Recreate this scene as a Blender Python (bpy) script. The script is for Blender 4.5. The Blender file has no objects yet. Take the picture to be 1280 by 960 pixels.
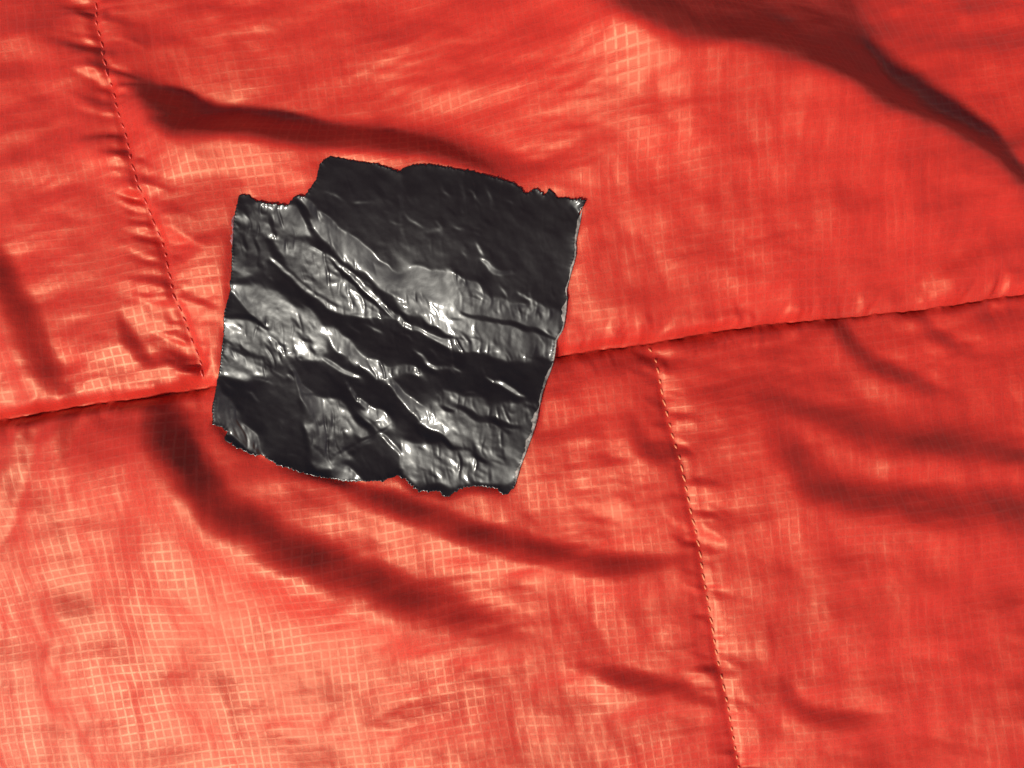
import bpy, math, random
import numpy as np
from mathutils import Vector, geometry

rng = np.random.default_rng(7)
random.seed(7)
scene = bpy.context.scene
S = 0.00012                      # metres covered by one pixel of the 1280 x 960 photograph
WX = lambda x: (x - 640.0) * S
WY = lambda y: (480.0 - y) * S

# ------------------------------------------------------------------ camera
HFOV = math.radians(64)
cam_d = bpy.data.cameras.new("camera")
cam_d.sensor_width = 36
cam_d.lens = 18.0 / math.tan(HFOV / 2)
cam_d.clip_start = 0.005
cam_d.clip_end = 50
cam = bpy.data.objects.new("camera", cam_d)
scene.collection.objects.link(cam)
CAM_H = 640 * S / math.tan(HFOV / 2)
cam.location = (0, 0, CAM_H)
scene.camera = cam

# ------------------------------------------------------------------ light
ELEV = math.radians(47)
LX, LY = -0.58, -0.815           # the sun stands beyond the lower left of the picture
n_ = math.hypot(LX, LY)
LX, LY = LX / n_, LY / n_
sun_dir = Vector((LX * math.cos(ELEV), LY * math.cos(ELEV), math.sin(ELEV)))
world = bpy.data.worlds.new("World")
scene.world = world
world.use_nodes = True
wn = world.node_tree
sky = wn.nodes.new("ShaderNodeTexSky")
sky.sky_type = 'NISHITA'
sky.sun_disc = False
sky.sun_elevation = ELEV
sky.sun_rotation = math.atan2(LX, LY)
bg = wn.nodes["Background"]
bg.inputs["Strength"].default_value = 0.065
wn.links.new(sky.outputs[0], bg.inputs["Color"])
sun_d = bpy.data.lights.new("sun", 'SUN')
sun_d.energy = 4.0
sun_d.angle = math.radians(5)
sun_d.color = (1.0, 0.93, 0.82)
sun = bpy.data.objects.new("sun", sun_d)
scene.collection.objects.link(sun)
sun.rotation_euler = sun_dir.to_track_quat('Z', 'Y').to_euler()
sun.location = sun_dir * 2

vs = scene.view_settings
vs.view_transform = 'Standard'
vs.look = 'None'
vs.exposure = 0.24
vs.gamma = 1.0
vs.use_curve_mapping = False

# ------------------------------------------------------------------ helpers: height maps in pixel units
class HMap:
    """height map over a rectangle of the picture plane; strokes are folds laid along a crest line"""
    def __init__(self, x0, y0, x1, y1, step):
        self.x0, self.y0, self.step = x0, y0, step
        self.nx = int((x1 - x0) / step) + 1
        self.ny = int((y1 - y0) / step) + 1
        self.h = np.zeros((self.ny, self.nx), dtype=np.float64)
        self.X = x0 + np.arange(self.nx) * step
        self.Y = y0 + np.arange(self.ny) * step

    def noise(self, lx, ly, ang, seed):
        """band-limited noise, wavelength lx along direction ang (degrees, rising to the right), ly across"""
        r = np.random.default_rng(seed).standard_normal((self.ny, self.nx))
        fx = np.fft.fftfreq(self.nx, self.step)[None, :]
        fy = np.fft.fftfreq(self.ny, self.step)[:, None]
        a = math.radians(ang)
        u = fx * math.cos(a) - fy * math.sin(a)
        v = fx * math.sin(a) + fy * math.cos(a)
        q = (u * lx) ** 2 + (v * ly) ** 2
        filt = np.exp(-q * 1.2) * (1 - np.exp(-q * 3.0))
        out = np.real(np.fft.ifft2(np.fft.fft2(r) * filt))
        return out / out.std()

    def blur(self, sig):
        fx = np.fft.fftfreq(self.nx, self.step)[None, :]
        fy = np.fft.fftfreq(self.ny, self.step)[:, None]
        f = np.exp(-2 * (math.pi * sig) ** 2 * (fx ** 2 + fy ** 2))
        self.h = np.real(np.fft.ifft2(np.fft.fft2(self.h) * f))

    def stroke(self, pts, wl, wr, A, sharp=False, t0=0.25, t1=0.25):
        """crest through pts (travel right or down); wl = lit side width, wr = lee side width"""
        P = spline(pts, max(3.0, self.step * 1.5))
        seg = np.hypot(*np.diff(P[:, :2], axis=0).T)
        u = np.concatenate([[0], np.cumsum(seg)])
        u /= u[-1]
        sm = lambda t: np.clip(t, 0, 1) ** 2 * (3 - 2 * np.clip(t, 0, 1))
        amp = A * (sm(u / t0) if t0 > 0 else 1) * (sm((1 - u) / t1) if t1 > 0 else 1) * P[:, 2]
        T = np.gradient(P[:, :2], axis=0)
        T /= np.hypot(T[:, 0], T[:, 1])[:, None] + 1e-9
        m = max(wl, wr)
        i0 = max(0, int((P[:, 0].min() - m - self.x0) / self.step))
        i1 = min(self.nx, int((P[:, 0].max() + m - self.x0) / self.step) + 2)
        j0 = max(0, int((P[:, 1].min() - m - self.y0) / self.step))
        j1 = min(self.ny, int((P[:, 1].max() + m - self.y0) / self.step) + 2)
        if i1 <= i0 or j1 <= j0:
            return
        gx, gy = np.meshgrid(self.X[i0:i1], self.Y[j0:j1])
        best = np.full(gx.shape, 1e12)
        sd = np.zeros(gx.shape)
        am = np.zeros(gx.shape)
        for k in range(len(P)):
            dx = gx - P[k, 0]
            dy = gy - P[k, 1]
            d2 = dx * dx + dy * dy
            b = d2 < best
            best = np.where(b, d2, best)
            s = dx * T[k, 1] - dy * T[k, 0]
            sd = np.where(b, s, sd)
            am = np.where(b, amp[k], am)
        d = np.sqrt(best)
        w = np.where(sd > 0, wr, wl)
        t = np.clip(d / w, 0, 1)
        f = (1 - t) ** 1.6 if sharp else (1 - t * t) ** 2
        self.h[j0:j1, i0:i1] += am * f

    def start_slopes(self):
        self.gx = np.zeros_like(self.h)
        self.gy = np.zeros_like(self.h)

    def window(self, pts, m):
        i0 = max(0, int((pts[:, 0].min() - m - self.x0) / self.step))
        i1 = min(self.nx, int((pts[:, 0].max() + m - self.x0) / self.step) + 2)
        j0 = max(0, int((pts[:, 1].min() - m - self.y0) / self.step))
        j1 = min(self.ny, int((pts[:, 1].max() + m - self.y0) / self.step) + 2)
        return i0, i1, j0, j1

    def crease(self, pts, wl, wr, A, t0=0.25, t1=0.25):
        """slope band along the line pts (travel right or down): the sheet drops by A across it, away from the sun"""
        P = spline(pts, max(3.0, self.step * 1.5))
        seg = np.hypot(*np.diff(P[:, :2], axis=0).T)
        u = np.concatenate([[0], np.cumsum(seg)])
        u /= u[-1]
        sm = lambda t: np.clip(t, 0, 1) ** 2 * (3 - 2 * np.clip(t, 0, 1))
        env = (sm(u / t0) if t0 > 0 else 1) * (sm((1 - u) / t1) if t1 > 0 else 1)
        env = env * np.ones(len(P))
        amp = A * env ** .6 * P[:, 2]
        wid = .30 + .70 * env
        T = np.gradient(P[:, :2], axis=0)
        T /= np.hypot(T[:, 0], T[:, 1])[:, None] + 1e-9
        i0, i1, j0, j1 = self.window(P, max(wl, wr))
        if i1 <= i0 or j1 <= j0:
            return
        gx, gy = np.meshgrid(self.X[i0:i1], self.Y[j0:j1])
        best = np.full(gx.shape, 1e12)
        idx = np.zeros(gx.shape, dtype=int)
        for k in range(len(P)):
            d2 = (gx - P[k, 0]) ** 2 + (gy - P[k, 1]) ** 2
            b = d2 < best
            best[b] = d2[b]
            idx[b] = k
        tx, ty = T[idx, 0], T[idx, 1]
        sd = (gx - P[idx, 0]) * ty - (gy - P[idx, 1]) * tx
        w = np.where(sd > 0, wr, wl) * wid[idx]
        t = np.clip(np.sqrt(best) / w, 0, 1)
        f = -amp[idx] * (1 - t * t) ** 2
        self.gx[j0:j1, i0:i1] += f * ty
        self.gy[j0:j1, i0:i1] -= f * tx

    def soft_poly(self, poly, soft):
        i0, i1, j0, j1 = self.window(poly, soft * 4)
        gx, gy = np.meshgrid(self.X[i0:i1], self.Y[j0:j1])
        return (slice(j0, j1), slice(i0, i1)), gauss(inside(gx, gy, poly).astype(float), soft / self.step)

    def solve_slopes(self, sig, keep):
        """the surface that has the painted slopes, its broad swell damped"""
        fx = 2j * math.pi * np.fft.fftfreq(self.nx, self.step)[None, :]
        fy = 2j * math.pi * np.fft.fftfreq(self.ny, self.step)[:, None]
        lap = fx ** 2 + fy ** 2
        lap[0, 0] = 1
        hf = (fx * np.fft.fft2(self.gx) + fy * np.fft.fft2(self.gy)) / lap
        hf[0, 0] = 0
        lowp = np.exp(-2 * sig ** 2 * (-lap).real / 4)
        lowp[0, 0] = 1
        return np.real(np.fft.ifft2(hf * (1 - (1 - keep) * lowp)))

    def sample(self, x, y):
        fx = np.clip((x - self.x0) / self.step, 0, self.nx - 1.001)
        fy = np.clip((y - self.y0) / self.step, 0, self.ny - 1.001)
        i = fx.astype(int)
        j = fy.astype(int)
        a = fx - i
        b = fy - j
        h = self.h
        return ((h[j, i] * (1 - a) + h[j, i + 1] * a) * (1 - b)
                + (h[j + 1, i] * (1 - a) + h[j + 1, i + 1] * a) * b)


def gauss(a, sig):
    r = max(1, int(sig * 3 + .5))
    k = np.exp(-.5 * (np.arange(-r, r + 1) / max(sig, .3)) ** 2)
    k /= k.sum()
    a = np.pad(a, r, mode='edge')
    a = sum(k[i] * a[i:a.shape[0] - 2 * r + i, :] for i in range(2 * r + 1))
    return sum(k[i] * a[:, i:a.shape[1] - 2 * r + i] for i in range(2 * r + 1))


def inside(px, py, poly):
    r = np.zeros(px.shape, dtype=bool)
    x1, y1 = poly[-1]
    for x2, y2 in poly:
        c = ((y1 > py) != (y2 > py)) & (px < (x2 - x1) * (py - y1) / (y2 - y1 + 1e-12) + x1)
        r ^= c
        x1, y1 = x2, y2
    return r


def spline(pts, step):
    """Catmull-Rom through (x, y[, amplitude factor])"""
    p = np.array([(q[0], q[1], q[2] if len(q) > 2 else 1.0) for q in pts], dtype=float)
    if len(p) == 2:
        n = max(2, int(np.hypot(*(p[1, :2] - p[0, :2])) / step) + 1)
        t = np.linspace(0, 1, n)[:, None]
        return p[0] * (1 - t) + p[1] * t
    e = np.vstack([2 * p[0] - p[1], p, 2 * p[-1] - p[-2]])
    out = []
    for k in range(1, len(e) - 2):
        n = max(2, int(np.hypot(*(e[k + 1, :2] - e[k, :2])) / step))
        t = (np.arange(n) / n)[:, None]
        a, b, c, d = e[k - 1], e[k], e[k + 1], e[k + 2]
        out.append(0.5 * (2 * b + (c - a) * t + (2 * a - 5 * b + 4 * c - d) * t ** 2 + (3 * b - a - 3 * c + d) * t ** 3))
    out.append(p[-1:])
    return np.vstack(out)


def mesh_obj(name, verts, faces, mat, parent=None, smooth=True, uv=None):
    me = bpy.data.meshes.new(name)
    verts = np.asarray(verts, dtype=np.float32)
    faces = np.asarray(faces, dtype=np.int32)
    nf, k = faces.shape
    me.vertices.add(len(verts))
    me.vertices.foreach_set("co", verts.ravel())
    me.loops.add(nf * k)
    me.loops.foreach_set("vertex_index", faces.ravel())
    me.polygons.add(nf)
    me.polygons.foreach_set("loop_start", np.arange(nf, dtype=np.int32) * k)
    me.polygons.foreach_set("loop_total", np.full(nf, k, dtype=np.int32))
    me.polygons.foreach_set("use_smooth", np.full(nf, smooth, dtype=bool))
    if uv is not None:
        lay = me.uv_layers.new(name="weave")
        lay.data.foreach_set("uv", np.asarray(uv, dtype=np.float32)[faces.ravel()].ravel())
    me.update(calc_edges=True)
    me.validate()
    if mat:
        me.materials.append(mat)
    o = bpy.data.objects.new(name, me)
    scene.collection.objects.link(o)
    o.parent = parent
    return o


def new_mat(name):
    m = bpy.data.materials.new(name)
    m.use_nodes = True
    nt = m.node_tree
    b = nt.nodes["Principled BSDF"]
    return m, nt, b


def N(nt, typ, **kw):
    n = nt.nodes.new(typ)
    for k, v in kw.items():
        if hasattr(n, k) and not k.startswith("in_"):
            setattr(n, k, v)
    return n


def math_node(nt, op, a, b=None, c=None):
    n = nt.nodes.new("ShaderNodeMath")
    n.operation = op
    for i, v in enumerate((a, b, c)):
        if v is None:
            continue
        if isinstance(v, (int, float)):
            n.inputs[i].default_value = v
        else:
            nt.links.new(v, n.inputs[i])
    return n.outputs[0]


# ------------------------------------------------------------------ materials
PITCH = 11.2                     # ripstop grid pitch in picture pixels

def fabric_material():
    m, nt, b = new_mat("red_ripstop_nylon")
    L = nt.links
    uv = N(nt, "ShaderNodeUVMap")
    uv.uv_map = "weave"
    # small irregularity of the yarns
    wob = N(nt, "ShaderNodeTexNoise")
    wob.inputs["Scale"].default_value = 0.35
    wob.inputs["Detail"].default_value = 2
    L.new(uv.outputs[0], wob.inputs["Vector"])
    sep = N(nt, "ShaderNodeSeparateXYZ")
    L.new(uv.outputs[0], sep.inputs[0])
    wc = math_node(nt, 'MULTIPLY_ADD', wob.outputs["Fac"], 0.12, -0.06)
    lines = []
    for ax in (0, 1):
        v = math_node(nt, 'ADD', sep.outputs[ax], wc)
        f = math_node(nt, 'FRACT', v)
        d = math_node(nt, 'ABSOLUTE', math_node(nt, 'SUBTRACT', f, 0.5))
        r = N(nt, "ShaderNodeMapRange")
        r.interpolation_type = 'SMOOTHSTEP'
        L.new(d, r.inputs["Value"])
        r.inputs["From Min"].default_value = 0.20
        r.inputs["From Max"].default_value = 0.02
        lines.append(r.outputs[0])
    # each rip-stop yarn stands out more here, less there; warp and weft yarns differ
    for ax in (0, 1):
        mod = N(nt, "ShaderNodeTexNoise")
        mod.noise_dimensions = '4D'
        mod.inputs["W"].default_value = 3.7 * ax
        mod.inputs["Scale"].default_value = 0.11
        mod.inputs["Detail"].default_value = 4
        mod.inputs["Roughness"].default_value = 0.6
        L.new(uv.outputs[0], mod.inputs["Vector"])
        modr = N(nt, "ShaderNodeMapRange")
        L.new(mod.outputs["Fac"], modr.inputs["Value"])
        modr.inputs["From Min"].default_value = 0.38
        modr.inputs["From Max"].default_value = 0.66
        modr.inputs["To Min"].default_value = 0.2
        modr.inputs["To Max"].default_value = 1.0
        lines[ax] = math_node(nt, 'MULTIPLY', lines[ax], modr.outputs[0])
    grid = math_node(nt, 'MAXIMUM', lines[0], lines[1])
    # fine plain weave: streaky noise along warp and weft
    streaks = []
    for sc in ((1.1, 14, 1), (14, 1.1, 1)):
        mp = N(nt, "ShaderNodeMapping")
        mp.inputs["Scale"].default_value = sc
        L.new(uv.outputs[0], mp.inputs["Vector"])
        t = N(nt, "ShaderNodeTexNoise")
        t.inputs["Scale"].default_value = 1.0
        t.inputs["Detail"].default_value = 3
        t.inputs["Roughness"].default_value = 0.6
        L.new(mp.outputs[0], t.inputs["Vector"])
        streaks.append(t.outputs["Fac"])
    weave = math_node(nt, 'ADD', streaks[0], streaks[1])          # about 1 on average
    fine = math_node(nt, 'MULTIPLY_ADD', weave, 0.5, math_node(nt, 'MULTIPLY', grid, 0.30))
    # colour: dyed red, the yarns of the grid a little paler
    cr = N(nt, "ShaderNodeMix", data_type='RGBA')
    cr.inputs[6].default_value = (0.51, 0.0215, 0.0150, 1)
    cr.inputs[7].default_value = (0.52, 0.0235, 0.0165, 1)
    L.new(math_node(nt, 'MULTIPLY', grid, 0.8), cr.inputs[0])
    cw = N(nt, "ShaderNodeMix", data_type='RGBA', blend_type='MULTIPLY')
    cw.inputs[0].default_value = 1.0
    L.new(cr.outputs[2], cw.inputs[6])
    wr = N(nt, "ShaderNodeMapRange")
    L.new(weave, wr.inputs["Value"])
    wr.inputs["From Min"].default_value = 0.6
    wr.inputs["From Max"].default_value = 1.4
    wr.inputs["To Min"].default_value = 0.78
    wr.inputs["To Max"].default_value = 1.18
    age = N(nt, "ShaderNodeTexNoise")                   # slight fading and handling marks
    age.inputs["Scale"].default_value = 0.06
    age.inputs["Detail"].default_value = 6
    age.inputs["Roughness"].default_value = 0.65
    L.new(uv.outputs[0], age.inputs["Vector"])
    fade = math_node(nt, 'MULTIPLY_ADD', age.outputs["Fac"], 0.5, 0.76)
    L.new(math_node(nt, 'MULTIPLY', wr.outputs[0], fade), cw.inputs[7])
    L.new(cw.outputs[2], b.inputs["Base Color"])
    rr = N(nt, "ShaderNodeMapRange")
    L.new(grid, rr.inputs["Value"])
    rr.inputs["To Min"].default_value = 0.50
    rr.inputs["To Max"].default_value = 0.44
    L.new(rr.outputs[0], b.inputs["Roughness"])
    sp = math_node(nt, 'MULTIPLY_ADD', grid, 0.28, 0.36)
    b.inputs['IOR'].default_value = 1.75
    b.subsurface_method = 'BURLEY'                     # light bleeds through the thin red shell and the filling below it
    b.inputs['Subsurface Weight'].default_value = 0.45
    b.inputs['Subsurface Radius'].default_value = (1.0, 0.10, 0.06)
    b.inputs['Subsurface Scale'].default_value = 22 * S
    L.new(sp, b.inputs["Specular IOR Level"])
    b.inputs["Specular Tint"].default_value = (1.0, 0.73, 0.43, 1)
    bm = N(nt, "ShaderNodeBump")
    bm.inputs["Strength"].default_value = 0.30
    bm.inputs["Distance"].default_value = 1.2 * S
    L.new(fine, bm.inputs["Height"])
    L.new(bm.outputs[0], b.inputs["Normal"])
    return m


def tape_material():
    m, nt, b = new_mat("black_tape_film")
    L = nt.links
    tc = N(nt, "ShaderNodeTexCoord")
    b.inputs["Base Color"].default_value = (0.010, 0.0050, 0.0035, 1)
    n1 = N(nt, "ShaderNodeTexNoise")
    n1.inputs["Scale"].default_value = 1 / (26 * S)
    n1.inputs["Detail"].default_value = 5
    L.new(tc.outputs["Object"], n1.inputs["Vector"])
    r = N(nt, "ShaderNodeMapRange")
    L.new(n1.outputs["Fac"], r.inputs["Value"])
    r.inputs["From Min"].default_value = 0.3
    r.inputs["From Max"].default_value = 0.7
    r.inputs["To Min"].default_value = 0.33
    r.inputs["To Max"].default_value = 0.45
    L.new(r.outputs[0], b.inputs["Roughness"])
    b.inputs["Specular IOR Level"].default_value = 0.42
    b.inputs["Coat Weight"].default_value = 0.26
    b.inputs["Coat Roughness"].default_value = 0.11
    b.inputs["Specular Tint"].default_value = (0.95, 0.99, 1.0, 1)
    n2 = N(nt, "ShaderNodeTexNoise")
    n2.inputs["Scale"].default_value = 1 / (5 * S)
    n2.inputs["Detail"].default_value = 3
    L.new(tc.outputs["Object"], n2.inputs["Vector"])
    bm = N(nt, "ShaderNodeBump")
    bm.inputs["Strength"].default_value = 0.15
    bm.inputs["Distance"].default_value = 0.5 * S
    L.new(n2.outputs["Fac"], bm.inputs["Height"])
    L.new(bm.outputs[0], b.inputs["Normal"])
    return m


def adhesive_material(name, col):
    m, nt, b = new_mat(name)
    L = nt.links
    tc = N(nt, "ShaderNodeTexCoord")
    n1 = N(nt, "ShaderNodeTexNoise")
    n1.inputs["Scale"].default_value = 1 / (7 * S)
    n1.inputs["Detail"].default_value = 5
    L.new(tc.outputs["Object"], n1.inputs["Vector"])
    ramp = N(nt, "ShaderNodeValToRGB")
    ramp.color_ramp.elements[0].position = 0.35
    ramp.color_ramp.elements[0].color = (col[0] * .25, col[1] * .25, col[2] * .25, 1)
    ramp.color_ramp.elements[1].position = 0.68
    ramp.color_ramp.elements[1].color = (*col, 1)
    L.new(n1.outputs["Fac"], ramp.inputs[0])
    L.new(ramp.outputs[0], b.inputs["Base Color"])
    b.inputs["Roughness"].default_value = 0.5
    bm = N(nt, "ShaderNodeBump")
    bm.inputs["Strength"].default_value = 0.6
    bm.inputs["Distance"].default_value = 1.0 * S
    L.new(n1.outputs["Fac"], bm.inputs["Height"])
    L.new(bm.outputs[0], b.inputs["Normal"])
    return m


def thread_material(name, col):
    m, nt, b = new_mat(name)
    L = nt.links
    tc = N(nt, "ShaderNodeTexCoord")
    w = N(nt, "ShaderNodeTexWave")
    w.bands_direction = 'DIAGONAL'
    w.inputs["Scale"].default_value = 1 / (9 * S)
    w.inputs["Distortion"].default_value = 1.5
    L.new(tc.outputs["Object"], w.inputs["Vector"])
    mx = N(nt, "ShaderNodeMix", data_type='RGBA')
    mx.inputs[6].default_value = (col[0] * .7, col[1] * .6, col[2] * .6, 1)
    mx.inputs[7].default_value = (*col, 1)
    L.new(w.outputs["Fac"], mx.inputs[0])
    L.new(mx.outputs[2], b.inputs["Base Color"])
    b.inputs["Roughness"].default_value = 0.45
    b.inputs["Specular IOR Level"].default_value = 0.5
    return m


M_FAB = fabric_material()
M_TAPE = tape_material()
M_ADH = adhesive_material("grey_adhesive_edge", (0.36, 0.31, 0.27))
M_ADH2 = adhesive_material("pinkish_adhesive_edge", (0.45, 0.16, 0.17))
M_THR_A = thread_material("red_thread", (0.74, 0.075, 0.045))
M_THR_B = thread_material("orange_thread", (0.9, 0.27, 0.12))

# ------------------------------------------------------------------ seams, in picture pixels
LEFT_SEAM = [(96, -120), (105, -60), (118, 0), (125, 42), (140, 95), (152, 132), (172, 187), (187, 238), (204, 287),
             (217, 330), (227, 375), (240, 422), (250, 457), (254, 484)]
RIGHT_SEAM = [(811, 431), (820, 451), (823, 471), (837, 535), (847, 575), (860, 635), (870, 675), (876, 718),
              (887, 772), (900, 842), (912, 900), (924, 957), (938, 1020), (955, 1100)]
CROSS_SEAM = [(-900, 640), (-300, 565), (0, 524), (100, 507), (185, 496), (270, 482), (400, 468), (550, 458), (694, 445),
              (765, 435), (815, 429), (865, 419), (960, 405), (1055, 396), (1185, 382), (1280, 367), (1600, 325), (2200, 250)]
_cs = spline(CROSS_SEAM, 8)
def seam_y(x):
    return np.interp(x, _cs[:, 0], _cs[:, 1])

# ------------------------------------------------------------------ the folds of the cloth
F = HMap(-300, -300, 1580, 1260, 1.5)
FX, FY = np.meshgrid(F.X, F.Y)

folds = [
 # upper left and middle of the upper panel
 ([(153,120,.5),(175,128,.8),(203,150),(235,184),(300,182),(380,192),(470,196),(560,212),(640,240),(705,250)], 70, 50, 31, .12, .2),
 ([(135,66),(180,60),(225,60),(270,77)], 22, 18, 5),
 ([(40,64),(95,62),(126,58)], 25, 15, 5, .4, .05),
 ([(96,20),(112,18)], 12, 12, 5), ([(162,104),(190,102)], 16, 16, 6), ([(82,98),(115,96)], 20, 16, 4),
 ([(116,90),(130,100),(139,102)], 14, 12, 7, .3, .05),
 ([(80,150),(120,158),(156,160)], 20, 15, 4, .4, .05), ([(100,192),(140,188),(172,184)], 22, 16, 4, .4, .05),
 ([(118,118),(140,126),(150,130)], 12, 9, 4, .4, .05),
 ([(-60,300),(-15,335),(0,365),(22,402),(42,450),(62,490),(88,512)], 60, 38, 25, .1, .15),
 ([(143,382),(152,408),(165,434),(182,458),(205,462),(232,458)], 26, 18, 10),
 ([(180,345),(184,370),(190,402)], 14, 12, 4.5), ([(146,278),(176,288)], 18, 14, 4),
 ([(150,300),(168,325),(178,345)], 14, 18, 4),
 ([(188,316),(205,328),(218,333)], 12, 10, 6, .4, .05), ([(204,386),(216,406),(234,408)], 12, 11, 6, .4, .05),
 ([(182,276),(200,288)], 12, 11, 5, .4, .05), ([(206,360),(226,370)], 10, 9, 4, .4, .05),
 ([(222,350),(260,324),(300,284),(318,262)], 26, 26, 8),
 ([(205,282),(235,272),(268,264)], 9, 20, 3.5), ([(225,440),(232,470),(246,480)], 10, 10, 5),
 ([(20,250),(70,262),(150,262)], 50, 30, 5), ([(90,330),(100,380),(110,440)], 30, 22, 3),
 ([(0,200),(40,215),(110,222)], 40, 20, 4),
 ([(270,250),(285,330),(275,420)], 20, 22, 5),
 # upper right
 ([(690,-60),(706,0),(725,40),(770,82),(830,98),(900,106),(980,112),(1050,108)], 130, 104, 10, .15, .3),
 ([(930,60),(1000,108),(1080,150),(1170,176),(1235,205),(1300,248),(1360,300)], 120, 72, 16, .2, .05),
 ([(860,322),(910,316),(965,294)], 40, 30, 7), ([(785,360),(830,354),(875,338),(950,345)], 35, 28, 6),
 ([(728,392),(760,388),(800,374)], 30, 34, 6), ([(725,305),(745,330),(770,335)], 30, 30, 6),
 ([(1130,400),(1160,388),(1192,362),(1224,334),(1300,300)], 30, 34, 13, .2, .05),
 ([(1205,390),(1250,364),(1310,342)], 24, 30, 9, .2, .05),
 ([(945,294),(985,282),(1018,266)], 22, 18, 6), ([(1130,245),(1210,262),(1300,250)], 30, 26, 5),
 ([(1000,48),(1060,44),(1130,40),(1200,44)], 22, 26, 6), ([(1130,100),(1190,84),(1260,62)], 20, 18, 4),
 ([(440,62),(520,58),(600,80)], 40, 36, 5), ([(420,10),(500,24),(585,10)], 30, 30, 4),
 ([(200,30),(270,20),(330,44)], 30, 24, 4), ([(770,150),(850,166),(940,150)], 40, 30, 5),
 ([(700,425),(722,438),(742,444)], 14, 14, 5), ([(790,415),(800,428)], 8, 12, 4),
 # lower left
 ([(77,508),(75,540),(69,572)], 26, 27, 14, .05, .4),
 ([(30,512),(20,560),(2,615),(-30,690)], 30, 28, 10, .1, .2),
 ([(50,600),(62,630),(66,652)], 14, 10, 2.4), ([(78,580),(86,620),(91,662)], 14, 10, 2.6),
 ([(46,640),(56,720),(74,780),(92,838)], 30, 40, 3), ([(97,788),(102,815),(108,842)], 10, 15, 4, .5, .1),
 ([(60,780),(40,838),(22,872)], 14, 16, 3),
 ([(172,500),(205,565),(236,606),(264,646),(302,672),(350,697),(400,720),(455,744),(520,770,.85),(600,800,.55),(690,830,.4)], 70, 52, 31, .06, .25),
 ([(690,836),(760,850),(830,866),(880,879),(905,876)], 40, 25, 11, .3, .05),
 ([(395,598),(440,624),(520,654),(580,676),(640,694),(700,708),(780,718),(850,712),(885,704)], 45, 34, 20, .15, .25),
 ([(340,604),(400,634),(480,664),(545,678)], 16, 16, 4.5),
 ([(390,958),(430,930),(520,906),(640,883),(710,868)], 70, 48, 4),
 ([(300,904),(360,892),(425,866)], 40, 62, 4), ([(443,786),(447,808),(452,836)], 12, 11, 2.5),
 ([(175,812),(177,860),(180,905)], 16, 20, 3), ([(256,824),(268,880),(284,965)], 22, 27, 8, .2, .05),
 ([(-10,930),(40,945),(90,968)], 20, 20, 5), ([(70,960),(120,930),(190,912)], 30, 24, 4),
 ([(100,506),(120,530),(150,545)], 20, 16, 4),
 # lower right
 ([(772,516),(788,557),(810,578),(845,582)], 40, 28, 11, .3, .05),
 ([(827,436),(830,456),(827,478)], 6, 6, 3.5),
 ([(1036,398),(1058,434),(1090,464),(1130,484),(1175,503),(1220,510)], 40, 30, 15, .08, .3),
 ([(1148,394),(1172,424),(1202,440),(1232,440)], 24, 23, 9, .08, .3),
 ([(940,512),(1030,545),(1100,565),(1190,580),(1320,600)], 50, 48, 15, .2, .05),
 ([(885,490,.3),(930,525,.5),(955,565,.75),(985,608),(1030,634),(1080,646),(1160,654),(1220,656),(1320,666)], 70, 54, 23, .2, .05),
 ([(878,664),(915,657),(960,652),(1025,660)], 30, 24, 7, .1, .3),
 ([(960,848),(978,882),(1010,903),(1060,908),(1115,902)], 40, 26, 11, .15, .3),
 ([(952,768),(953,800),(962,834)], 16, 15, 5.5), ([(1152,768),(1156,810),(1160,850)], 20, 17, 3),
 ([(1330,860),(1290,905),(1236,985)], 60, 80, 34),
 ([(1000,700),(1060,712),(1130,706)], 30, 26, 4), ([(985,790),(1060,775),(1160,752)], 30, 20, 3.5),
 ([(1030,850),(1110,838),(1170,818)], 26, 20, 3.5), ([(700,600),(760,590),(810,600)], 34, 26, 5),
 ([(655,610),(680,600),(720,598)], 18, 12, 4), ([(640,640),(655,648),(672,664)], 10, 10, 3),
 ([(690,780),(770,768),(860,770)], 30, 30, 5), ([(905,806),(925,800),(945,800)], 20, 16, 4),
 ([(880,850),(915,838),(960,826)], 16, 14, 4), ([(915,880),(950,878),(975,872)], 14, 14, 4),
]
F.start_slopes()
for f in folds:
    pts, wl, wr, A = f[:4]
    t0, t1 = (f[4], f[5]) if len(f) > 4 else (.4, .4)
    P = spline(pts, 6)
    Tn = np.gradient(P[:, :2], axis=0)
    Tn /= np.hypot(Tn[:, 0], Tn[:, 1])[:, None]
    mid = [(p[0] + t[1] * wr * .5, p[1] - t[0] * wr * .5, p[2]) for p, t in zip(P, Tn)]
    k = min(.95, 1.54 * A / wr * .9)
    if A < 9:
        k *= .5
    F.crease(mid, wr * .78, wr * .62, k, t0, t1)
    F.crease([(p[0] - t[1] * wr * .55, p[1] + t[0] * wr * .55, p[2]) for p, t in zip(P, Tn)], wr * .7, wr * .6, -.22 * k, t0, t1)

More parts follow.
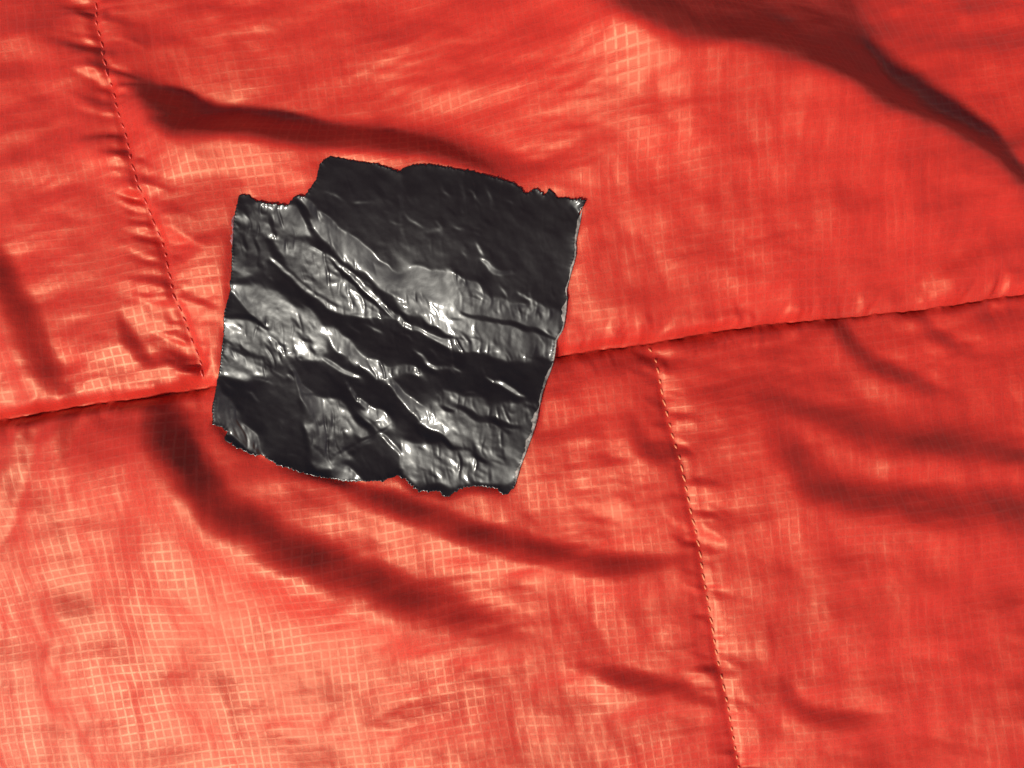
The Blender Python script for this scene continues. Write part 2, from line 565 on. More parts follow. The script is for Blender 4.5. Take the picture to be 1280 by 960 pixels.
# broad hollows: polygon, drop, softness of the rim
for poly, A, soft in [
    ([(704,-30),(711,18),(738,44),(772,70),(800,86),(870,94),(950,100),(1010,116),(1090,150),(1180,166),(1240,196),(1300,240),(1300,150),(1210,112),(1150,70),(1120,20),(1130,-200),(690,-200)], 1.45, 10),
    ([(770,-60),(768,40),(800,84),(900,92),(990,70),(960,-60)], .5, 9),
    ([(196,132),(204,165),(236,188),(270,180),(330,178),(420,150),(330,138),(250,124)], .3, 7),
    ([(160,112),(212,112),(260,122),(320,138),(420,152),(520,172),(570,190),(640,232),(690,240),(640,247),(560,217),(495,207),(395,200),(320,184),(262,186),(230,190),(202,172),(195,140)], .85, 6),
    ([(180,505),(240,495),(247,550),(262,580),(295,605),(320,620),(370,645),(420,675),(460,695),(520,712),(570,728),(640,765),(640,812),(570,785),(520,765),(445,722),(420,705),(370,682),(320,663),(295,650),(262,630),(240,592),(212,557)], .16, 7),
    ([(960,535),(1035,562),(1085,585),(1185,602),(1300,605),(1300,650),(1160,642),(1072,637),(1035,625),(985,610)], .25, 6),
    ([(180,500),(240,492),(246,548),(262,580),(240,585),(212,556)], .30, 7),
    ([(430,838),(520,842),(640,836),(640,876),(520,902),(430,926),(420,880)], .10, 4),
    ([(292,824),(420,832),(420,905),(310,955),(285,900)], .14, 4),
    ([(50,640),(84,640),(95,720),(120,835),(100,830),(66,770),(50,700)], .12, 6),
    ([(960,492),(1060,506),(1120,508),(1290,535),(1290,580),(1180,570),(1065,545),(985,520)], .34, 6),
    ([(1085,20),(1180,30),(1260,48),(1180,62),(1080,55)], .14, 5),
    ([(1000,690),(1080,680),(1130,700),(1060,716)], .15, 5), ([(840,428),(905,415),(880,470),(845,455)], .18, 5),
    ([(150,290),(180,285),(200,330),(170,340)], .14, 4), ([(180,352),(193,352),(194,398),(186,396)], .22, 2.5),
    ([(260,270),(300,262),(292,330),(240,345)], .16, 6), ([(1120,245),(1210,238),(1280,262),(1200,272)], .16, 6),
]:
    sl, m_ = F.soft_poly(np.array(poly, dtype=float), soft)
    F.gx[sl] -= A * .58 * m_
    F.gy[sl] += A * .815 * m_
for poly, A, soft in [
    ([(630,10),(720,60),(800,112),(900,132),(820,200),(680,180),(610,100)], .24, 24),
    ([(1000,-100),(1300,-100),(1300,24),(1180,32),(1100,60),(1000,60)], .30, 12),
]:
    sl, m_ = F.soft_poly(np.array(poly, dtype=float), soft)
    F.gx[sl] -= A * .58 * m_
    F.gy[sl] += A * .815 * m_
# sun-facing facets that catch a sheen
for poly, A, soft in [
    ([(-250,560),(0,590),(160,560),(300,640),(420,740),(330,830),(240,980),(200,1200),(-250,1200)], .30, 45),
    ([(60,590),(160,575),(300,625),(370,690),(430,740),(300,815),(130,830),(100,690)], .20, 8),
    ([(0,640),(45,640),(60,760),(0,860)], .18, 6), ([(20,880),(150,840),(180,905),(60,935)], .2, 5),
    ([(195,815),(250,820),(262,930),(205,905)], .12, 4), ([(690,490),(735,480),(740,575),(695,575)], .16, 5),
    ([(838,488),(858,484),(866,530),(872,560),(850,545)], .20, 3), 
    ([(1090,275),(1180,262),(1160,320),(1090,350)], .10, 6),
]:
    sl, m_ = F.soft_poly(np.array(poly, dtype=float), soft)
    F.gx[sl] += A * .58 * m_
    F.gy[sl] -= A * .815 * m_

# quilting stitches pull the cloth into a groove with short puckers on both sides
def groove(seam, depth, npk, seed, pk_len, pk_amp, left_share):
    r = random.Random(seed)
    q = np.array(seam, dtype=float)
    F.crease([(x - 4.5, y) for x, y in q], 7, 6, depth, .02, .02)
    F.crease([(x + 5.0, y) for x, y in q], 6, 8, -depth, .02, .02)
    F.crease([(x - 18, y) for x, y in q], 18, 16, depth * .3, .02, .02)
    F.crease([(x + 18, y) for x, y in q], 16, 18, -depth * .3, .02, .02)
    P = spline(seam, 2)
    for k in range(npk):
        p = P[r.randrange(3, len(P) - 3)]
        side = -1 if r.random() < left_share else 1
        ln = pk_len * (.35 + 1.5 * r.random() ** 2)
        dy = r.uniform(-.5, .15) * ln * (-side)
        a = (p[0] + side * 1.5, p[1])
        m_ = (p[0] + side * ln * .5, p[1] + dy * .35 + r.uniform(-2, 2))
        e = (p[0] + side * ln, p[1] + dy)
        pts = [a, m_, e] if side > 0 else [e, m_, a]
        w = r.uniform(3.5, 9)
        sg = r.choice((1, 1, -1))
        F.crease(pts, w, w, sg * pk_amp * r.uniform(.4, 1.4), .1 if side > 0 else .7, .7 if side > 0 else .1)
groove(LEFT_SEAM, .55, 210, 3, 42, .75, .62)
groove(RIGHT_SEAM, .50, 140, 5, 34, .55, .5)
# puckers where the two panels are joined
r_ = random.Random(11)
for k in range(230):
    x = r_.uniform(-60, 1340)
    y = float(np.interp(x, _cs[:, 0], _cs[:, 1]))
    side = r_.choice((-1, 1))
    ln = r_.uniform(8, 44)
    e = (x + r_.uniform(-.4, .6) * ln, y + side * ln)
    pts = [(x, y + side), ((x + e[0]) / 2 + r_.uniform(-3, 3), (y + e[1]) / 2), e]
    if side < 0:
        pts = pts[::-1]
    w = r_.uniform(3, 8)
    F.crease(pts, w, w, r_.choice((1, 1, -1)) * r_.uniform(.15, .75), .15 if side > 0 else .7, .7 if side > 0 else .15)
# the pinch where the quilting line meets the cross seam
for pts, A in [([(806,433),(800,452),(788,470)], .6), ([(819,438),(829,456),(826,478)], .7), ([(760,414),(778,419),(792,428)], .5),
               ([(822,424),(836,408),(852,398)], .6), ([(806,390),(812,406),(815,421)], .6), ([(822,446),(840,452),(866,450)], .4),
               ([(255,470),(262,440),(270,420)], .4), ([(236,488),(244,500),(248,520)], .4)]:
    F.crease(pts, 6, 6, A, .2, .5)
# crumple of thin nylon: flat facets that meet in creases, mostly along warp and weft
def facet(lx, ly, ang, seed, hard, A, aw, mask=1.0):
    f = np.tanh(F.noise(lx, ly, ang, seed) * hard) * A * mask
    F.gx[:] += f * math.cos(aw)
    F.gy[:] -= f * math.sin(aw)
msk = np.clip(F.noise(150, 150, 0, 16) * .6 + .6, .1, 1.3)
taut = 1 / (1 + np.exp((FX - 430 - (560 - FY) * .2) / 50)) / (1 + np.exp((560 - FY) / 30))   # the cloth is tauter at lower left
msk *= 1 - .85 * taut
UP = math.radians(98)
facet(150, 42, 12, 61, 2.0, .12, UP, 1 - .6 * taut)
loose = 1 / (1 + np.exp((700 - FX) / 60)) / (1 + np.exp((FY - 420) / 40))
facet(110, 26, 22, 67, 2.0, .10, UP, loose)
facet(70, 22, 14, 62, 2.2, .085, UP, msk)
facet(34, 9, 9, 63, 2.0, .08, UP, msk)
facet(30, 90, 8, 64, 2.0, .055, math.radians(8))
facet(11, 46, 8, 65, 2.0, .05, math.radians(8), 1.3 - msk)
facet(60, 60, 0, 66, 1.5, .10, math.radians(50))
F.h = F.solve_slopes(190, .25)
F.h += .8 * F.noise(150, 60, 9, 11) + .06 * F.noise(9, 9, 0, 19)
F.blur(1.0)

# puffed panels: the cross seam lies low
d_seam = FY - seam_y(FX)                       # below the seam positive
pk = F.noise(26, 60, -75, 21)
puff_up = 26 * (1 - np.exp(-np.maximum(-d_seam, 0) / 60))
puff_dn = 26 * (1 - np.exp(-np.maximum(d_seam, 0) / 70))
F.h *= 1 - .4 * np.exp(-(d_seam / 8.0) ** 2)
F.h += np.where(d_seam < 0, puff_up, puff_dn) - 18
dome = (FX - 640) * .58 - (FY - 480) * .815      # the garment is rounded: it falls away towards the sun and away from it
F.h += 1 - dome ** 2 / (2 * 5000)
F.h += 1.3 * pk * np.exp(-np.abs(d_seam) / 28)

# ------------------------------------------------------------------ tape outline, in picture pixels
OUT = [(308.7,247),(313,244.5),(319,245.3),(329.4,253.3),(340,254.5),(350,256.7),(368.3,259),(374,253.3),(377.5,248.7),(384,247.5),(389,250),
 (395.8,240.7),(400,234),(403.8,229.3),(405,220),(407.2,212),(413,204),(421,201.8),(434.7,204),(453,208.6),(471.4,209.8),(487.4,215.5),(503,221.2),
 (508,217),(514.4,213.2),(521,212),(546.4,213.2),(571.6,217.8),(590,220),(617.4,227),(640.4,233.8),(649.5,239.6),(652,246),(656.4,246.4),(663.3,240.7),
 (671.3,241.8),(677,247.6),(681.6,239.6),(688.5,244.1),(693,251),(702.2,248.7),(711.4,253.3),(720.5,251.5),(727,254.4),(724,260),(720.5,267),
 (719.4,283),(716,301.4),(717,315),(713.7,329),(710,345),(706.8,358.7),(709,370),(706.8,381.6),(705.6,400),(703.4,409.2),(696.5,420.6),(695.4,434.4),
 (694.2,445.8),(688.5,461.9),(681.6,480.2),(677,503),(671.3,528.3),(663.3,553.5),(654,581),(649.5,601.6),(640.4,611.9),(633.5,612),(627.8,605),(617.4,602.7),
 (603.7,601.6),(590,602.7),(578.5,607.3),(567,615.4),(560.2,614.2),(553.3,607.3),(539.6,608.5),(529.3,608.5),(521.2,602.7),(512,593.6),(504,589),(493.7,591.3),
 (484.6,594.7),(457.6,594.7),(441.6,595.9),(423.3,592.4),(405,589),(386.6,584.4),(368.3,578.7),(347.7,569.5),(334,560.4),(327,563.8),(315.6,559.2),(304,553.5),
 (292.7,546.6),(287,540.9),(290.4,532.9),(281.2,527.1),(269.8,524.9),(269.8,503),(274.4,477.9),(279,450.4),(283.5,422.9),(286.5,400),(289.3,381.6),(295,358.7),
 (297.3,335.8),(299,317.5),(300.7,294.5),(302,278.5),(305.3,262.5)]

# the patch stands proud of the seam plane; bring its outline to where it lies on the cloth
OUT = [(x + 2.5 - 8.5 * (y - 230) / 380, y + 6) for x, y in OUT]

def dense_outline(step, jit):
    pts = []
    n = len(OUT)
    for k in range(n):
        a, b = np.array(OUT[k]), np.array(OUT[(k + 1) % n])
        L = np.hypot(*(b - a))
        m = max(1, int(round(L / step)))
        t = (b - a) / L
        nrm = np.array([t[1], -t[0]])
        side = abs(t[1]) > .8                     # cut edges run straighter than torn ones
        for q in range(m):
            p = a + (b - a) * q / m
            j = rng.normal(0, jit * (.35 if side else 1.0))
            pts.append(p + nrm * j)
    return np.array(pts)
outline = dense_outline(2.0, 0.8)

def edge_dist(px, py, poly):
    best = np.full(px.shape, 1e9)
    for x, y in poly:
        best = np.minimum(best, (px - x) ** 2 + (py - y) ** 2)
    return np.sqrt(best)

# ------------------------------------------------------------------ tape relief
# The crumpled film is a set of facets meeting in creases. Each facet is given the slope at which it leans
# towards the lower left (1 = steepest, 0 = level, negative = leaning away); the relief is the surface that
# has these slopes. Coordinates: an enlargement of the patch, 2.134 units to a picture pixel, from (250, 175).
T = HMap(210, 135, 790, 665, 0.8)
TX, TY = np.meshgrid(T.X, T.Y)
ZX = lambda p: (250 + p[0] / 2.134 + 2.5 - 8.5 * (p[1] / 2.134 - 55) / 380, 181 + p[1] / 2.134)
facets = [
 ('p', .78, [(285,165),(330,195),(420,268),(520,345),(640,348),(740,385),(650,440),(700,520),(600,470),(540,425),(480,385),(420,330),(340,265)]),
 ('p', .45, [(720,372),(760,405),(840,430),(960,450),(955,572),(800,575),(740,540),(690,500),(640,440)]),
 ('l', -.15, 10, [(700,455),(760,466),(840,482),(945,512)]),
 ('l', .85, 26, [(300,175),(360,235),(420,285),(480,325),(530,362)]),
 ('l', .9, 14, [(420,300),(480,345),(540,395),(600,415),(660,430)]),
 ('p', .42, [(215,250),(310,275),(380,330),(450,395),(500,450),(470,460),(380,445),(300,385),(240,330)]),
 ('l', -.25, 15, [(325,285),(420,365),(480,425),(560,462),(640,498)]),
 ('l', 1.0, 8, [(310,282),(380,326),(450,384),(500,438),(560,482),(640,522),(700,547),(800,552)]),
 ('l', .95, 20, [(640,520),(690,535),(790,545)]),
 ('p', -.05, [(165,330),(230,345),(300,405),(350,450),(340,470),(280,430),(200,385),(150,370)]),
 ('l', 1.0, 8, [(205,315),(250,352),(300,397),(350,432),(400,452),(470,457),(520,472)]),
 ('p', .45, [(180,375),(280,435),(350,480),(355,560),(320,575),(240,570),(210,520),(170,460),(110,400),(100,380)]),
 ('l', .85, 18, [(98,385),(140,430),(180,480),(208,522),(238,562)]),
 ('p', .40, [(78,460),(150,470),(200,530),(240,580),(160,627),(58,630),(66,540)]),
 ('l', -.3, 9, [(75,458),(150,466),(188,492)]), ('l', .85, 12, [(66,612),(110,614),(160,612)]),
 ('l', .9, 14, [(105,560),(135,585),(165,612)]), ('l', .1, 6, [(75,530),(130,560),(180,570)]),
 ('p', -.12, [(55,634),(160,632),(245,590),(275,690),(300,875),(200,830),(130,740),(80,665)]),
 ('p', .72, [(44,645),(85,672),(130,732),(170,798),(190,830),(110,795),(70,750),(38,745)]),
 ('l', -.2, 9, [(78,770),(110,795),(140,815)]), ('l', .2, 5, [(95,680),(100,720),(90,760)]),
 ('p', -.15, [(360,470),(420,460),(520,470),(600,510),(640,560),(600,590),(540,570),(470,560),(420,520),(380,500)]),
 ('p', -.12, [(245,580),(340,575),(420,620),(520,640),(620,720),(560,700),(470,660),(400,650),(330,650),(270,630)]),
 ('p', -.12, [(540,480),(640,530),(740,590),(945,580),(925,660),(860,665),(780,640),(700,690),(610,640),(600,560)]),
 ('p', .86, [(352,482),(375,492),(420,545),(490,585),(600,598),(590,616),(500,622),(440,602),(380,548),(348,512)]),
 ('l', .95, 8, [(342,572),(390,604),(435,620)]), ('l', .95, 8, [(246,616),(285,648),(312,658)]),
 ('l', .95, 6, [(772,617),(830,650),(873,670)]), ('l', .7, 7, [(590,560),(640,590),(700,600)]),
 ('p', .40, [(660,650),(780,690),(915,680),(890,800),(850,910),(720,895),(740,840),(660,770),(600,700)]),
 ('l', .86, 24, [(515,635),(580,698),(640,750),(690,785)]), ('l', -.2, 13, [(540,705),(600,765),(680,806),(775,842)]),
 ('l', .0, 12, [(700,700),(780,735),(860,750)]),
 ('l', .9, 9, [(403,636),(440,680),(480,715),(502,742)]), ('p', .82, [(440,703),(500,708),(532,748),(490,748)]),
 ('p', .52, [(290,660),(380,680),(420,720),(470,790),(400,850),(330,870),(295,780)]),
 ('p', .8, [(352,800),(410,850),(455,900),(362,900)]), ('p', .75, [(310,690),(350,690),(380,730),(340,740)]),
 ('l', -.3, 8, [(243,588),(268,650),(283,740),(303,865)]), ('l', .85, 7, [(256,590),(290,680),(330,760),(360,800)]),
 ('p', -.12, [(420,772),(470,792),(560,870),(520,895),(460,885),(408,822)]),
 ('p', .46, [(560,790),(680,802),(760,842),(720,905),(600,915),(550,885)]),
 ('l', .85, 6, [(438,712),(480,755),(540,818),(552,862)]), ('l', -.4, 5, [(368,855),(385,820),(460,780),(520,745),(585,712)]),
 ('l', .85, 5, [(375,862),(395,825),(465,786),(524,751)]),
 ('l', .85, 6, [(556,790),(552,825),(545,862)]), ('l', .75, 6, [(612,778),(600,810),(590,835)]), ('l', 1.0, 8, [(703,858),(712,880),(724,900)]),
 ('p', .6, [(122,160),(180,168),(250,180),(300,190),(312,262),(220,252),(150,238),(108,232)]),
 ('p', 1.0, [(165,172),(197,178),(176,226),(138,238)]), ('p', .92, [(220,183),(267,183),(272,250),(234,262)]),
 ('p', -.2, [(120,155),(165,162),(150,200),(122,206)]), ('l', -.35, 10, [(272,168),(296,200),(318,240)]),
 ('l', -.1, 8, [(205,190),(208,230),(220,262)]), ('l', .9, 10, [(190,250),(230,262),(250,290)]),
 ('p', .42, [(100,236),(200,252),(205,312),(165,340),(98,372)]),
 ('l', .95, 8, [(154,252),(160,278),(161,302)]), ('l', .9, 8, [(178,275),(184,305),(190,335)]), ('l', .8, 7, [(128,268),(127,300),(122,325)]),
 ('l', -.2, 6, [(166,255),(172,290),(172,330)]), ('l', -.2, 6, [(140,245),(142,290),(140,330)]),
 ('l', .55, 7, [(748,318),(790,345),(832,352)]), ('l', .6, 5, [(848,400),(900,430),(945,458)]),
 ('l', .3, 5, [(700,95),(702,150),(704,205)]), ('l', .25, 5, [(548,105),(545,180),(546,255)]), ('l', .9, 10, [(985,178),(1003,180),(1002,200)]),
 ('l', .25, 6, [(610,250),(650,240),(640,225)]), ('l', .4, 6, [(740,280),(752,295),(755,305)]),
]
val = np.full(T.h.shape, -.10)
def put(sl, m_, v):
    val[sl] = val[sl] * (1 - m_) + v * m_
wobx, woby = 2.2 * T.noise(26, 26, 0, 51), 2.2 * T.noise(26, 26, 0, 52)      # creases are never ruled lines
def line(pts, w, v):
    P = spline(pts, 1.5)
    i0, i1, j0, j1 = T.window(P, w * 2 + 8)
    sl = (slice(j0, j1), slice(i0, i1))
    gx, gy = TX[sl] + .5 * wobx[sl], TY[sl] + .5 * woby[sl]
    best = np.full(gx.shape, 1e9)
    for k in range(len(P)):
        u_ = min(max(k / max(1, len(P) - 1), .06), .94)
        best = np.minimum(best, np.hypot(gx - P[k, 0], gy - P[k, 1]) / (w * (.35 + 1.1 * math.sin(math.pi * u_) ** .6)))
    put(sl, gauss((best < 1).astype(float), .8 / T.step), v)
for f in facets:
    if f[0] == 'p':
        poly = np.array([ZX(p) for p in f[2]])
        i0, i1, j0, j1 = T.window(poly, 16)
        sl = (slice(j0, j1), slice(i0, i1))
        put(sl, gauss(inside(TX[sl] + wobx[sl], TY[sl] + woby[sl], poly).astype(float), 1.6 / T.step), f[1])
    else:
        line([ZX(p) for p in f[3]], f[2] / 2.134 / 2, f[1])
# fine creases all over the sunlit part, running with the big folds or straight across them
r_ = random.Random(23)
for k in range(620):
    x, y = r_.uniform(275, 705), r_.uniform(235, 600)
    j, i = int((y - T.y0) / T.step), int((x - T.x0) / T.step)
    v = val[j, i]
    if v < .1 and r_.random() < .75:
        continue
    a_ = math.radians(r_.gauss(36, 14) if r_.random() < .6 else r_.gauss(97, 12))
    ln = r_.uniform(5, 26)
    c_, s_ = math.cos(a_) * ln / 2, math.sin(a_) * ln / 2
    dv = r_.choice((-.6, -.45, .4, .6))
    line([(x - c_, y - s_), (x + r_.uniform(-2, 2), y + r_.uniform(-2, 2)), (x + c_, y + s_)], r_.uniform(.5, .9), min(1.05, max(-.35, v + dv)))
outline_c = np.array(OUT)
inT = inside(TX, TY, outline_c)
slope = np.interp(val, [-.4, -.1, 0, .3, .5, 1, 1.2], [-.55, -.24, -.10, .24, .32, .46, .58])
slope += .035 * np.tanh(2.5 * T.noise(42, 15, -35, 53)) + .04 * np.tanh(2.5 * T.noise(12, 34, 5, 55)) * (val > .1) + .02 * T.noise(12, 12, 0, 54)
slope = np.where(slope > 0, slope * (1 + .25 * np.clip((TY - 460) / 50, 0, 1)), slope)
mT = HMap(210, 135, 790, 665, 0.8)
mT.h = inT.astype(float)
mT.blur(8)
ext = np.clip(mT.h * 2.2, 0, 1)
slope = (slope - (slope * ext).sum() / ext.sum() * .55) * ext
nx_, ny_ = .60, -.80                                  # uphill direction in picture axes (right, up)
C = HMap(-300, -300, 1580, 1260, 1.5)                 # smooth carrier: a stiff film bridges the small wrinkles of the cloth
C.h = F.h.copy()
C.blur(22)
base = C.sample(TX, TY)
T.gy, T.gx = np.gradient(base, T.step)
T.gx, T.gy = slope * nx_ - T.gx * ext, slope * ny_ - T.gy * ext
T.h = T.solve_slopes(75, .15)
# the film takes the print of the rip-stop grid and crumples finely; more where it is stretched over a crease
ca, sa = math.cos(math.radians(8)), math.sin(math.radians(8))
gu = (TX * ca - TY * sa) / PITCH
gv = (TX * sa + TY * ca) / PITCH
lit = np.clip(val * 1.3, 0, 1)
amp = np.clip(T.noise(60, 60, 0, 31) * .6 + .55, 0, 1.6) * (.10 + .90 * lit)
ph = (gu + .22 * T.noise(40, 40, 0, 32)) % 1.0 - .5
T.h += .95 * amp * np.exp(-(ph / .11) ** 2) * np.clip(.55 + .6 * T.noise(14, 30, 8, 37), 0, 1.4)
T.h += .06 * T.noise(6, 18, 5, 35) * amp
T.h -= .3 * np.abs(T.noise(26, 15, -32, 34)) * np.clip(amp, .2, 1)
T.h += .022 * T.noise(7, 7, 0, 36)
T.blur(.7)

W = HMap(-300, -300, 1580, 1260, 1.5)
sl, m_ = W.soft_poly(outline_c, 7)
W.h[sl] = m_
w_in = np.clip(W.h * 1.7, 0, 1)
# the rim of the film lies on the cloth
gap = F.sample(TX, TY) - base - T.h
rim_ = (edge_dist(TX[::3, ::3], TY[::3, ::3], outline_c) < 6).astype(float)
rim_ = np.repeat(np.repeat(rim_, 3, 0), 3, 1)[:T.ny, :T.nx]
ga, gb = HMap(210, 135, 790, 665, 0.8), HMap(210, 135, 790, 665, 0.8)
ga.h, gb.h = gap * rim_, rim_
ga.blur(38)
gb.blur(38)
T.h += ga.h / (gb.h + 2e-3) * np.clip(.45 + (420 - TY) / 300, .35, 1)
film = C.h + T.sample(FX, FY) * np.clip(W.h * 3, 0, 1)
F.h = F.h * (1 - w_in) + (film - 2.2) * w_in          # the cloth clings to the film from below
F.h -= 1.5 * np.clip(W.h * 3 - 2, 0, 1)

def tape_z(x, y):
    ed = edge_dist(x, y, outline[::2])
    lift = (1.5 + 1.3 * np.sin(x * .11 + y * .05) * np.sin(y * .13 - x * .04)) * np.exp(-ed / 4.0)                       # the rim curls up a little
    return np.maximum(C.sample(x, y) + T.sample(x, y) + lift + .6, F.sample(x, y) + 1.5)

# ------------------------------------------------------------------ cloth panels
def axis(lo, hi, a, b, step, grow=1.16):
    mid = list(np.arange(a, b + step, step))
    left, s, v = [], step, a
    while v > lo:
        s *= grow
        v -= s
        left.append(max(v, lo))
    right, s, v = [], step, mid[-1]
    while v < hi:
        s *= grow
        v += s
        right.append(min(v, hi))
    return np.array(left[::-1] + mid + right)

garment = bpy.data.objects.new("quilted_fabric", None)
scene.collection.objects.link(garment)
garment.empty_display_size = 0.02
garment["label"] = "bright red crumpled ripstop nylon quilting with stitched seams, filling the whole picture"
garment["category"] = "quilted fabric"

xs = axis(-700, 1980, -50, 1330, 2.0)
warp = HMap(-300, -300, 1580, 1260, 6)
w1, w2 = warp.noise(260, 260, 0, 41), warp.noise(260, 260, 0, 42)
warp_u = HMap(-300, -300, 1580, 1260, 6)
warp_u.h = w1
warp_v = HMap(-300, -300, 1580, 1260, 6)
warp_v.h = w2

def weave_uv(x, y, off, ang):
    c, s = math.cos(math.radians(ang)), math.sin(math.radians(ang))
    u = (x * c - y * s) / PITCH + .25 * warp_u.sample(x, y) + off
    v = (x * s + y * c) / PITCH + .25 * warp_v.sample(x, y) + off * .7
    return np.stack([u, v], axis=1)

def panel(name, upper):
    if upper:
        d = axis(0, 1100, 0, 520, 2.0)
        d = d[d >= 0]
        d = np.unique(np.concatenate([[0, .4, .9, 1.6, 2.6], d]))
        d = np.concatenate([d, []])
    else:
        d = axis(-9, 1200, -9, 620, 2.0)
        d = np.unique(np.concatenate([[-1, .5, 1.2], d[d >= -9]]))
    X, D = np.meshgrid(xs, d)
    sy = seam_y(X)
    wob = .7 * np.sin(X * .21 + 1.3 * np.sin(X * .05)) + .9 * np.sin(X * .083) + .5 * np.sin(X * .47 + 2 * np.sin(X * .031))
    if upper:
        Y = sy - D + .6 * wob
        Z = F.sample(X, np.minimum(Y, sy - .5))
        r = 1.6
        rim = r * np.sqrt(np.clip(1 - (1 - np.clip(D / r, 0, 1)) ** 2, 0, 1)) - r
        Z = Z + rim + .8
    else:
        Y = sy + D
        Z = F.sample(X, np.maximum(Y, sy + .5))
        Z = Z - (3.2 + 1.4 * wob) * np.exp(-np.maximum(D, 0) / (4.0 + 1.5 * np.sin(X * .06))) - np.where(D < 0, -D * .35, 0)
    nr, nc = X.shape
    x, y, z = X.ravel(), Y.ravel(), Z.ravel()
    V = np.stack([WX(x), WY(y), z * S], axis=1)
    idx = np.arange(nr * nc).reshape(nr, nc)
    a, b, c, e = idx[:-1, :-1].ravel(), idx[:-1, 1:].ravel(), idx[1:, 1:].ravel(), idx[1:, :-1].ravel()
    faces = np.stack([a, b, c, e], axis=1) if upper else np.stack([a, e, c, b], axis=1)
    return mesh_obj(name, V, faces, M_FAB, garment, True, weave_uv(x, y, 0 if upper else .37, 8.0 if upper else 7.4))

up = panel("upper_panel", True)
lo = panel("lower_panel", False)

# ------------------------------------------------------------------ stitches: short arched lengths of thread
def stitch_mesh(name, length, rad, arch, mat):
    rings, sides = 5, 6
    V, Fc = [], []
    for i in range(rings):
        t = i / (rings - 1)
        rr = rad * (.12 + .88 * math.sin(math.pi * t) ** .5)
        cz = .6 * arch * math.sin(math.pi * t) - rad * .9 * (2 * t - 1) ** 4
        for k in range(sides):
            a = 2 * math.pi * k / sides
            V.append(((t - .5) * length, rr * math.cos(a), cz + .4 * rr * math.sin(a)))
    for i in range(rings - 1):
        for k in range(sides):
            a, b = i * sides + k, i * sides + (k + 1) % sides
            Fc.append((a, b, b + sides, a + sides))
    me = bpy.data.meshes.new(name)
    me.from_pydata([tuple(c * S for c in v) for v in V], [], Fc + [tuple(range(sides))[::-1], tuple(range((rings - 1) * sides, rings * sides))])
    for p in me.polygons:
        p.use_smooth = True
    me.materials.append(mat)
    return me

def run_stitches(seam, parent, mat, pitch, length, rad, tilt, lift, seed, ylo, yhi):
    r = random.Random(seed)
    shapes = [stitch_mesh("stitch", length * k, rad, 1.0, mat) for k in (.75, 1.0, 1.2)]
    P = spline(seam, 1)
    seg = np.hypot(*np.diff(P[:, :2], axis=0).T)
    u = np.concatenate([[0], np.cumsum(seg)])
    s = pitch * .5
    while s < u[-1] - 4:
        x, y = np.interp(s, u, P[:, 0]), np.interp(s, u, P[:, 1])
        x2, y2 = np.interp(s + 3, u, P[:, 0]), np.interp(s + 3, u, P[:, 1])
        s += pitch * r.uniform(.9, 1.1)
        if not (ylo < y < yhi):
            continue
        ang = math.atan2(-(y2 - y), x2 - x) + math.radians(tilt + r.uniform(-5, 5))
        o = bpy.data.objects.new("stitch", shapes[r.randrange(3)])
        scene.collection.objects.link(o)
        o.parent = parent
        z = float(F.sample(np.array([x]), np.array([y]))[0])
        za = float(F.sample(np.array([x - (x2 - x) * 1.5]), np.array([y - (y2 - y) * 1.5]))[0])
        zb = float(F.sample(np.array([x + (x2 - x) * 1.5]), np.array([y + (y2 - y) * 1.5]))[0])
        o.location = (WX(x), WY(y), (z + lift) * S)
        o.rotation_euler = (0, -math.atan2(zb - za, 9.0), ang)
run_stitches(LEFT_SEAM, up, M_THR_A, 13.6, 9.5, 1.1, 8, .8 + 1.0, 1, -80, 476)
run_stitches(RIGHT_SEAM, lo, M_THR_B, 13.6, 9, 1.15, 9, 1.3, 2, 436, 1040)

# ------------------------------------------------------------------ tape patch
patch = bpy.data.objects.new("tape_patch", None)
scene.collection.objects.link(patch)
patch.empty_display_size = 0.01
patch["label"] = "crinkled glossy black tape patch with torn edges stuck on the red fabric"
patch["category"] = "tape patch"

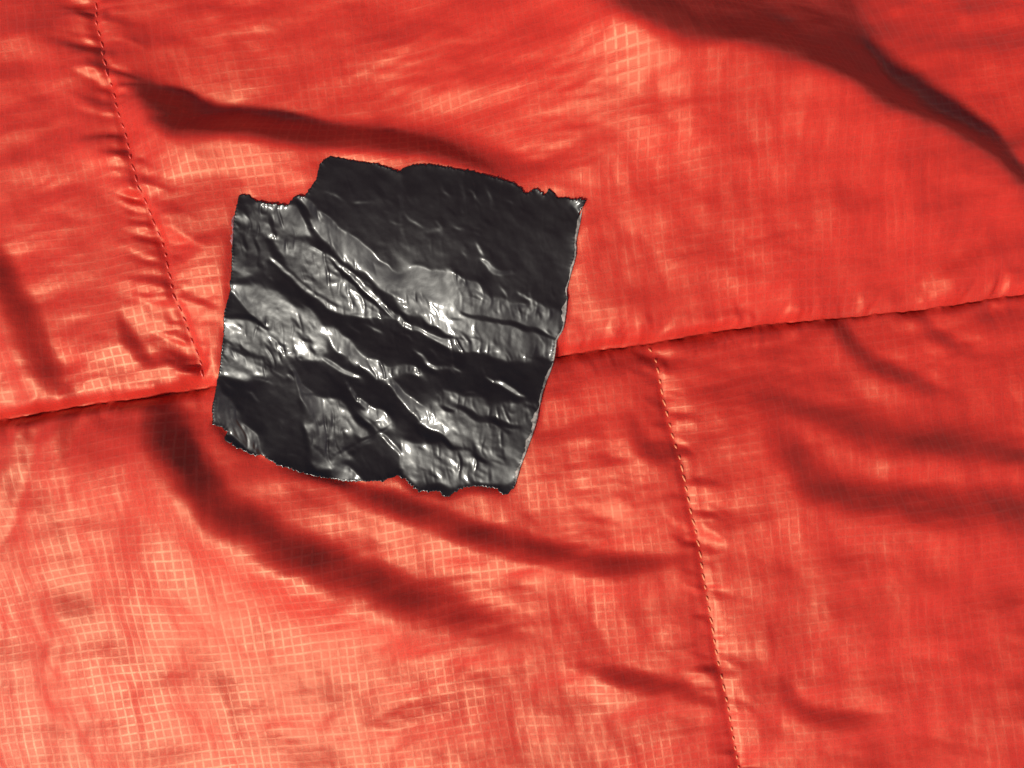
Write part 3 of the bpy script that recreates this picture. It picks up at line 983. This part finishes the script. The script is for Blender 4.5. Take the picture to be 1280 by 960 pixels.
def sheet(name, poly, zf, thick, step, mat, parent, margin=1.0):
    x0, y0 = poly.min(0)
    x1, y1 = poly.max(0)
    gx, gy = np.meshgrid(np.arange(x0, x1, step), np.arange(y0, y1, step * .9))
    gx[1::2] += step / 2
    gx, gy = gx.ravel(), gy.ravel()
    ok = inside(gx, gy, poly)
    gx, gy = gx[ok], gy[ok]
    ok = edge_dist(gx, gy, poly) > margin
    gx, gy = gx[ok], gy[ok]
    pts = [Vector(p) for p in poly] + [Vector((a, b)) for a, b in zip(gx, gy)]
    nb = len(poly)
    res = geometry.delaunay_2d_cdt(pts, [(i, (i + 1) % nb) for i in range(nb)], [], 1, 1e-5)
    co = np.array([(v.x, v.y) for v in res[0]])
    tri = np.array([f for f in res[2]])
    # keep a uniform winding, counter-clockwise in world space
    a, b, c = co[tri[:, 0]], co[tri[:, 1]], co[tri[:, 2]]
    area = (b[:, 0] - a[:, 0]) * (c[:, 1] - a[:, 1]) - (b[:, 1] - a[:, 1]) * (c[:, 0] - a[:, 0])
    flip = area > 0
    tri[flip] = tri[flip][:, ::-1]
    z = zf(co[:, 0], co[:, 1])
    n = len(co)
    top = np.stack([WX(co[:, 0]), WY(co[:, 1]), z * S], axis=1)
    bot = top.copy()
    bot[:, 2] -= thick * S
    ed = {}
    for t in tri:
        for k in range(3):
            e = (int(t[k]), int(t[(k + 1) % 3]))
            ed[e] = 1
    side = []
    for (p, q) in ed:
        if (q, p) not in ed:
            side.append((p, p + n, q + n))
            side.append((p, q + n, q))
    faces = np.vstack([tri, tri[:, ::-1] + n, np.array(side)])
    o = mesh_obj(name, np.vstack([top, bot]), faces, mat, parent)
    me = o.data
    nt_ = len(tri) * 2
    fl = np.ones(len(me.polygons), dtype=bool)
    fl[nt_:] = False
    me.polygons.foreach_set("use_smooth", fl)
    return o

sheet("film", outline, tape_z, 1.1, 1.35, M_TAPE, patch)

# the pale adhesive that shows along the cut edges
def strip_along(pts, w_in, w_out, seed):
    r = np.random.default_rng(seed)
    P = spline(pts, 2.2)[:, :2]
    Tn = np.gradient(P, axis=0)
    Tn /= np.hypot(Tn[:, 0], Tn[:, 1])[:, None]
    Nn = np.stack([Tn[:, 1], -Tn[:, 0]], axis=1)     # left of travel
    u = np.linspace(0, 1, len(P))
    env = np.clip(np.minimum(u, 1 - u) * 8, .15, 1)
    sm = np.convolve(r.standard_normal(len(P) + 8), np.ones(6) / 6 ** .5, 'same')[4:-4]
    a = P + Nn * (w_out * env * (1 + .25 * r.standard_normal(len(P))))[:, None]
    b = P - Nn * (w_in * env * np.clip(1 + .45 * sm, .2, 2.2))[:, None]
    return np.vstack([a, b[::-1]])
right_edge = [(723,262),(719.4,283),(716,301.4),(716.5,315),(713.7,329),(710,345),(706.8,358.7),(708,370),(706.8,381.6),(705,400),(702.5,409.2),(696.5,420.6),
              (695.4,434.4),(694,445.8),(688.5,461.9),(681.6,480.2),(677,503),(671.3,528.3),(663.3,553.5),(654,581),(650,598)]
right_edge = [(x + 2.5 - 8.5 * (y - 230) / 380, y + 6) for x, y in right_edge]
for seg, wi in ((right_edge[0:8], 1.6), (right_edge[7:14], 4.2), (right_edge[13:17], 2.0), (right_edge[16:21], 4.6)):
    sheet("adhesive_edge", strip_along(seg, wi, .8, len(seg)), lambda x, y: tape_z(x, y) + .5, .4, 1.5, M_ADH, patch, .5)
sheet("adhesive_edge", strip_along([(306.5,274),(304.5,286),(303,301),(302,314)][::-1], .4, 4.0, 9),
      lambda x, y: np.maximum(F.sample(x, y), F.sample(x, y)) + 1.2, .4, 1.5, M_ADH2, patch, .5)
